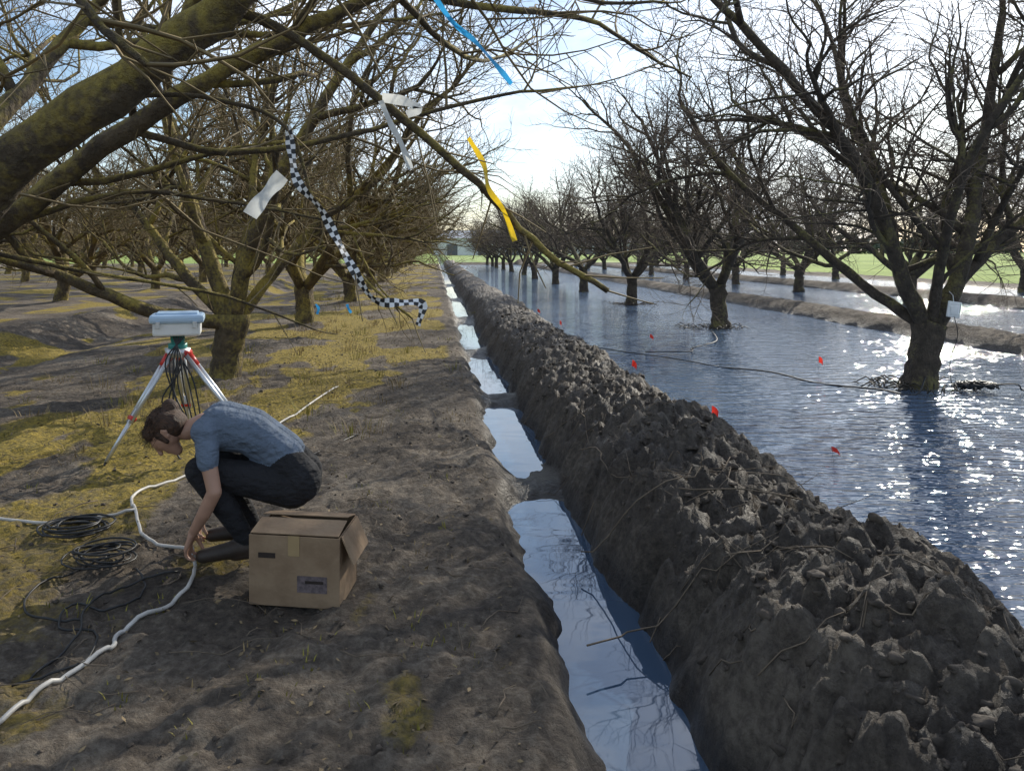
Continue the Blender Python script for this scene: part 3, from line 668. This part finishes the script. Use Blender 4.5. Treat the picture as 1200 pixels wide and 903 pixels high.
# ------------------------------------------------------------------ cardboard box
bx, by = -.48+SX, 3.12+SY; bz = hz(bx, by)+.0
CB, nt, b = newmat('cardboard'); co = objco(nt); c = ramp(nt, noise(nt, co, 7, 5), [(.3, (.21, .135, .078)), (.7, (.31, .215, .13))]); nt.links.new(c, b.inputs['Base Color']); b.inputs['Roughness'].default_value = .85; bump(nt, b, noise(nt, co, 10, 3), .7, .02)
bb = Buf(); w, d, h_, t = .40, .30, .30, .006
box(bb, (0, -d/2, h_/2), (w, t, h_), 0, bev=.002); box(bb, (0, d/2, h_/2), (w, t, h_), 0, bev=.002)
for s in (-1, 1): box(bb, (s*(w/2-t/2-.001), 0, h_/2), (t, d-t-.002, h_), 0, bev=.002)
box(bb, (0, 0, t), (w-.02, d-.02, t), 0)
def flap(hinge, ax, ang, wid, ln):
    Rm = Matrix.Rotation(ang, 3, ax); off = Vector((0, ln/2, 0)) if ax == 'X' else Vector((ln/2, 0, 0)); sz_ = (wid, ln, t*.8) if ax == 'X' else (ln, wid, t*.8)
    box(bb, Vector(hinge)+Rm@off, sz_, 0, Rm, .0015)
flap((0, -d/2+.002, h_+.006), 'X', .14, w-.01, .145); flap((0, d/2-.002, h_+.006), 'X', math.pi-.22, w-.01, .145)
flap((w/2+.004, 0, h_+.002), 'Y', 1.15, d-.02, .13); flap((-w/2+.006, 0, h_-.008), 'Y', .10, d-.03, .13)
box(bb, (0, -d/2-.0045, .26), (.05, .002, .085), 1); box(bb, (.08, -d/2-.0045, .10), (.13, .002, .07), 2); box(bb, (.09, -d/2-.006, .11), (.08, .002, .012), 3); box(bb, (-.12, -d/2-.0045, .215), (.075, .002, .022), 3)
o = obj('cardboard_box', mesh_of('cardboard_box', bb, [CB, simple('packing_tape', (.38, .27, .14), .25, .1, 10), simple('box_print', (.13, .10, .10), .8, .5, 60), simple('box_dark', (.03, .02, .015), .9)], False), loc=(bx, by, bz)); o.rotation_euler = (0, 0, -.14)

# ------------------------------------------------------------------ hoses and coils
HW = simple('white_hose_plastic', (.50, .48, .44), .5, .3, 9)
def ground_line(P, r, lift=.0):
    pts = catmull([(x+SX, y+SY, 0) for x, y in P], 8)
    for q in pts: q.z = hz(q.x, q.y)+r+lift
    zz = [q.z for q in pts]
    for i in range(1, len(pts)-1): pts[i].z = max(zz[i-1:i+2])
    return pts
bb = Buf()
for P in ([(-1.05, 3.40), (-1.00, 3.12), (-1.08, 2.90), (-1.16, 2.74), (-1.13, 2.62), (-1.18, 2.5), (-1.25, 2.38), (-1.30, 2.2), (-1.3, 1.8)], [(-1.13, 3.62), (-1.4, 3.75), (-1.62, 4.15), (-1.75, 4.5), (-1.6, 4.9), (-1.4, 5.6), (-1.2, 7.0), (-1.0, 8.6)], [(-1.62, 4.15), (-2.0, 4.0), (-2.5, 4.1)]):
    p = ground_line(P, .009); tube(bb, p, [.009]*len(p), 10)
def sh(x, y, z=None): return (x+SX, y+SY, hz(x+SX, y+SY)+.011 if z is None else z)
p = catmull([sh(-1.05, 3.40), sh(-1.09, 3.48, GZ+.03), sh(-1.13, 3.55, GZ+.035), sh(-1.13, 3.62)], 6); tube(bb, p, [.009]*len(p), 10)
obj('irrigation_hose', mesh_of('irrigation_hose', bb, [HW]))
def coil(name, x, y, R_, n, r, seed, flat=1):
    x += SX; y += SY
    r_ = random.Random(seed); pts = []
    for i in range(n*20):
        a = i*2*math.pi/20; rr = R_*(1+.22*math.sin(i*.21+seed)+r_.gauss(0, .02)); px, py = x+math.cos(a)*rr+.03*math.sin(i*.05), y+math.sin(a)*rr*.8
        pts.append(Vector((px, py, hz(x, y)+r+.02+flat*.06*(.5+.5*math.sin(i*.17+seed)))))
    b2 = Buf(); tube(b2, pts, [r]*len(pts), 6); obj(name, mesh_of(name, b2, [BLK]))
coil('black_cable_coil', -1.52, 3.45, .13, 7, .005, 1); coil('black_cable_coil', -1.85, 3.9, .15, 6, .006, 4, .6)
bb = Buf()
for P in ([(-1.35, 3.4), (-1.2, 3.15), (-1.28, 2.95), (-1.45, 3.0), (-1.42, 2.8), (-1.25, 2.75), (-1.2, 2.5), (-1.4, 2.4)], [(-1.1, 3.3), (-1.3, 3.2), (-1.38, 2.95), (-1.3, 2.7), (-1.36, 2.45)], [(-1.5, 3.5), (-1.7, 3.2), (-1.6, 2.9), (-1.35, 2.85)]):
    p = ground_line(P, .006, .004); tube(bb, p, [.005]*len(p), 6)
obj('black_cable', mesh_of('black_cable', bb, [BLK]))

# ------------------------------------------------------------------ world, sun, camera
EL, AZ = math.radians(27), math.radians(36)
w = bpy.data.worlds.new("World"); S.world = w; w.use_nodes = True; nt = w.node_tree; bg = nt.nodes['Background']
sky = N(nt, 'ShaderNodeTexSky'); sky.sky_type = 'NISHITA'; sky.sun_disc = False; sky.sun_elevation = EL; sky.sun_rotation = AZ; sky.dust_density = .6; sky.air_density = 1.1; sky.ozone_density = 3.0
tc = N(nt, 'ShaderNodeTexCoord'); mp = N(nt, 'ShaderNodeMapping'); mp.inputs['Scale'].default_value = (1, 1, 2.2); nt.links.new(tc.outputs['Generated'], mp.inputs[0])
cf = ramp(nt, noise(nt, mp.outputs[0], 3.6, 6, .62), [(.43, .04), (.64, .80)])
nt.links.new(mixc(nt, cf, sky.outputs[0], (8.6, 9.3, 10.4)), bg.inputs[0]); bg.inputs[1].default_value = .15
sl = bpy.data.lights.new('sun', 'SUN'); sl.energy = 5.0; sl.angle = math.radians(.5); sl.color = (1, .93, .80)
so = bpy.data.objects.new('sun', sl); COL.objects.link(so)
sv = Vector((math.sin(AZ)*math.cos(EL), math.cos(AZ)*math.cos(EL), math.sin(EL))); so.rotation_euler = (-sv).to_track_quat('-Z', 'Y').to_euler()
cd = bpy.data.cameras.new('camera'); cd.lens = 28; cd.sensor_width = 36; cd.shift_x = .075; cd.shift_y = -.132; cd.clip_end = 3000; cd.clip_start = .05
cam = bpy.data.objects.new('camera', cd); COL.objects.link(cam); cam.location = (0, 0, 1.6); cam.rotation_euler = (math.radians(90), 0, 0); S.camera = cam
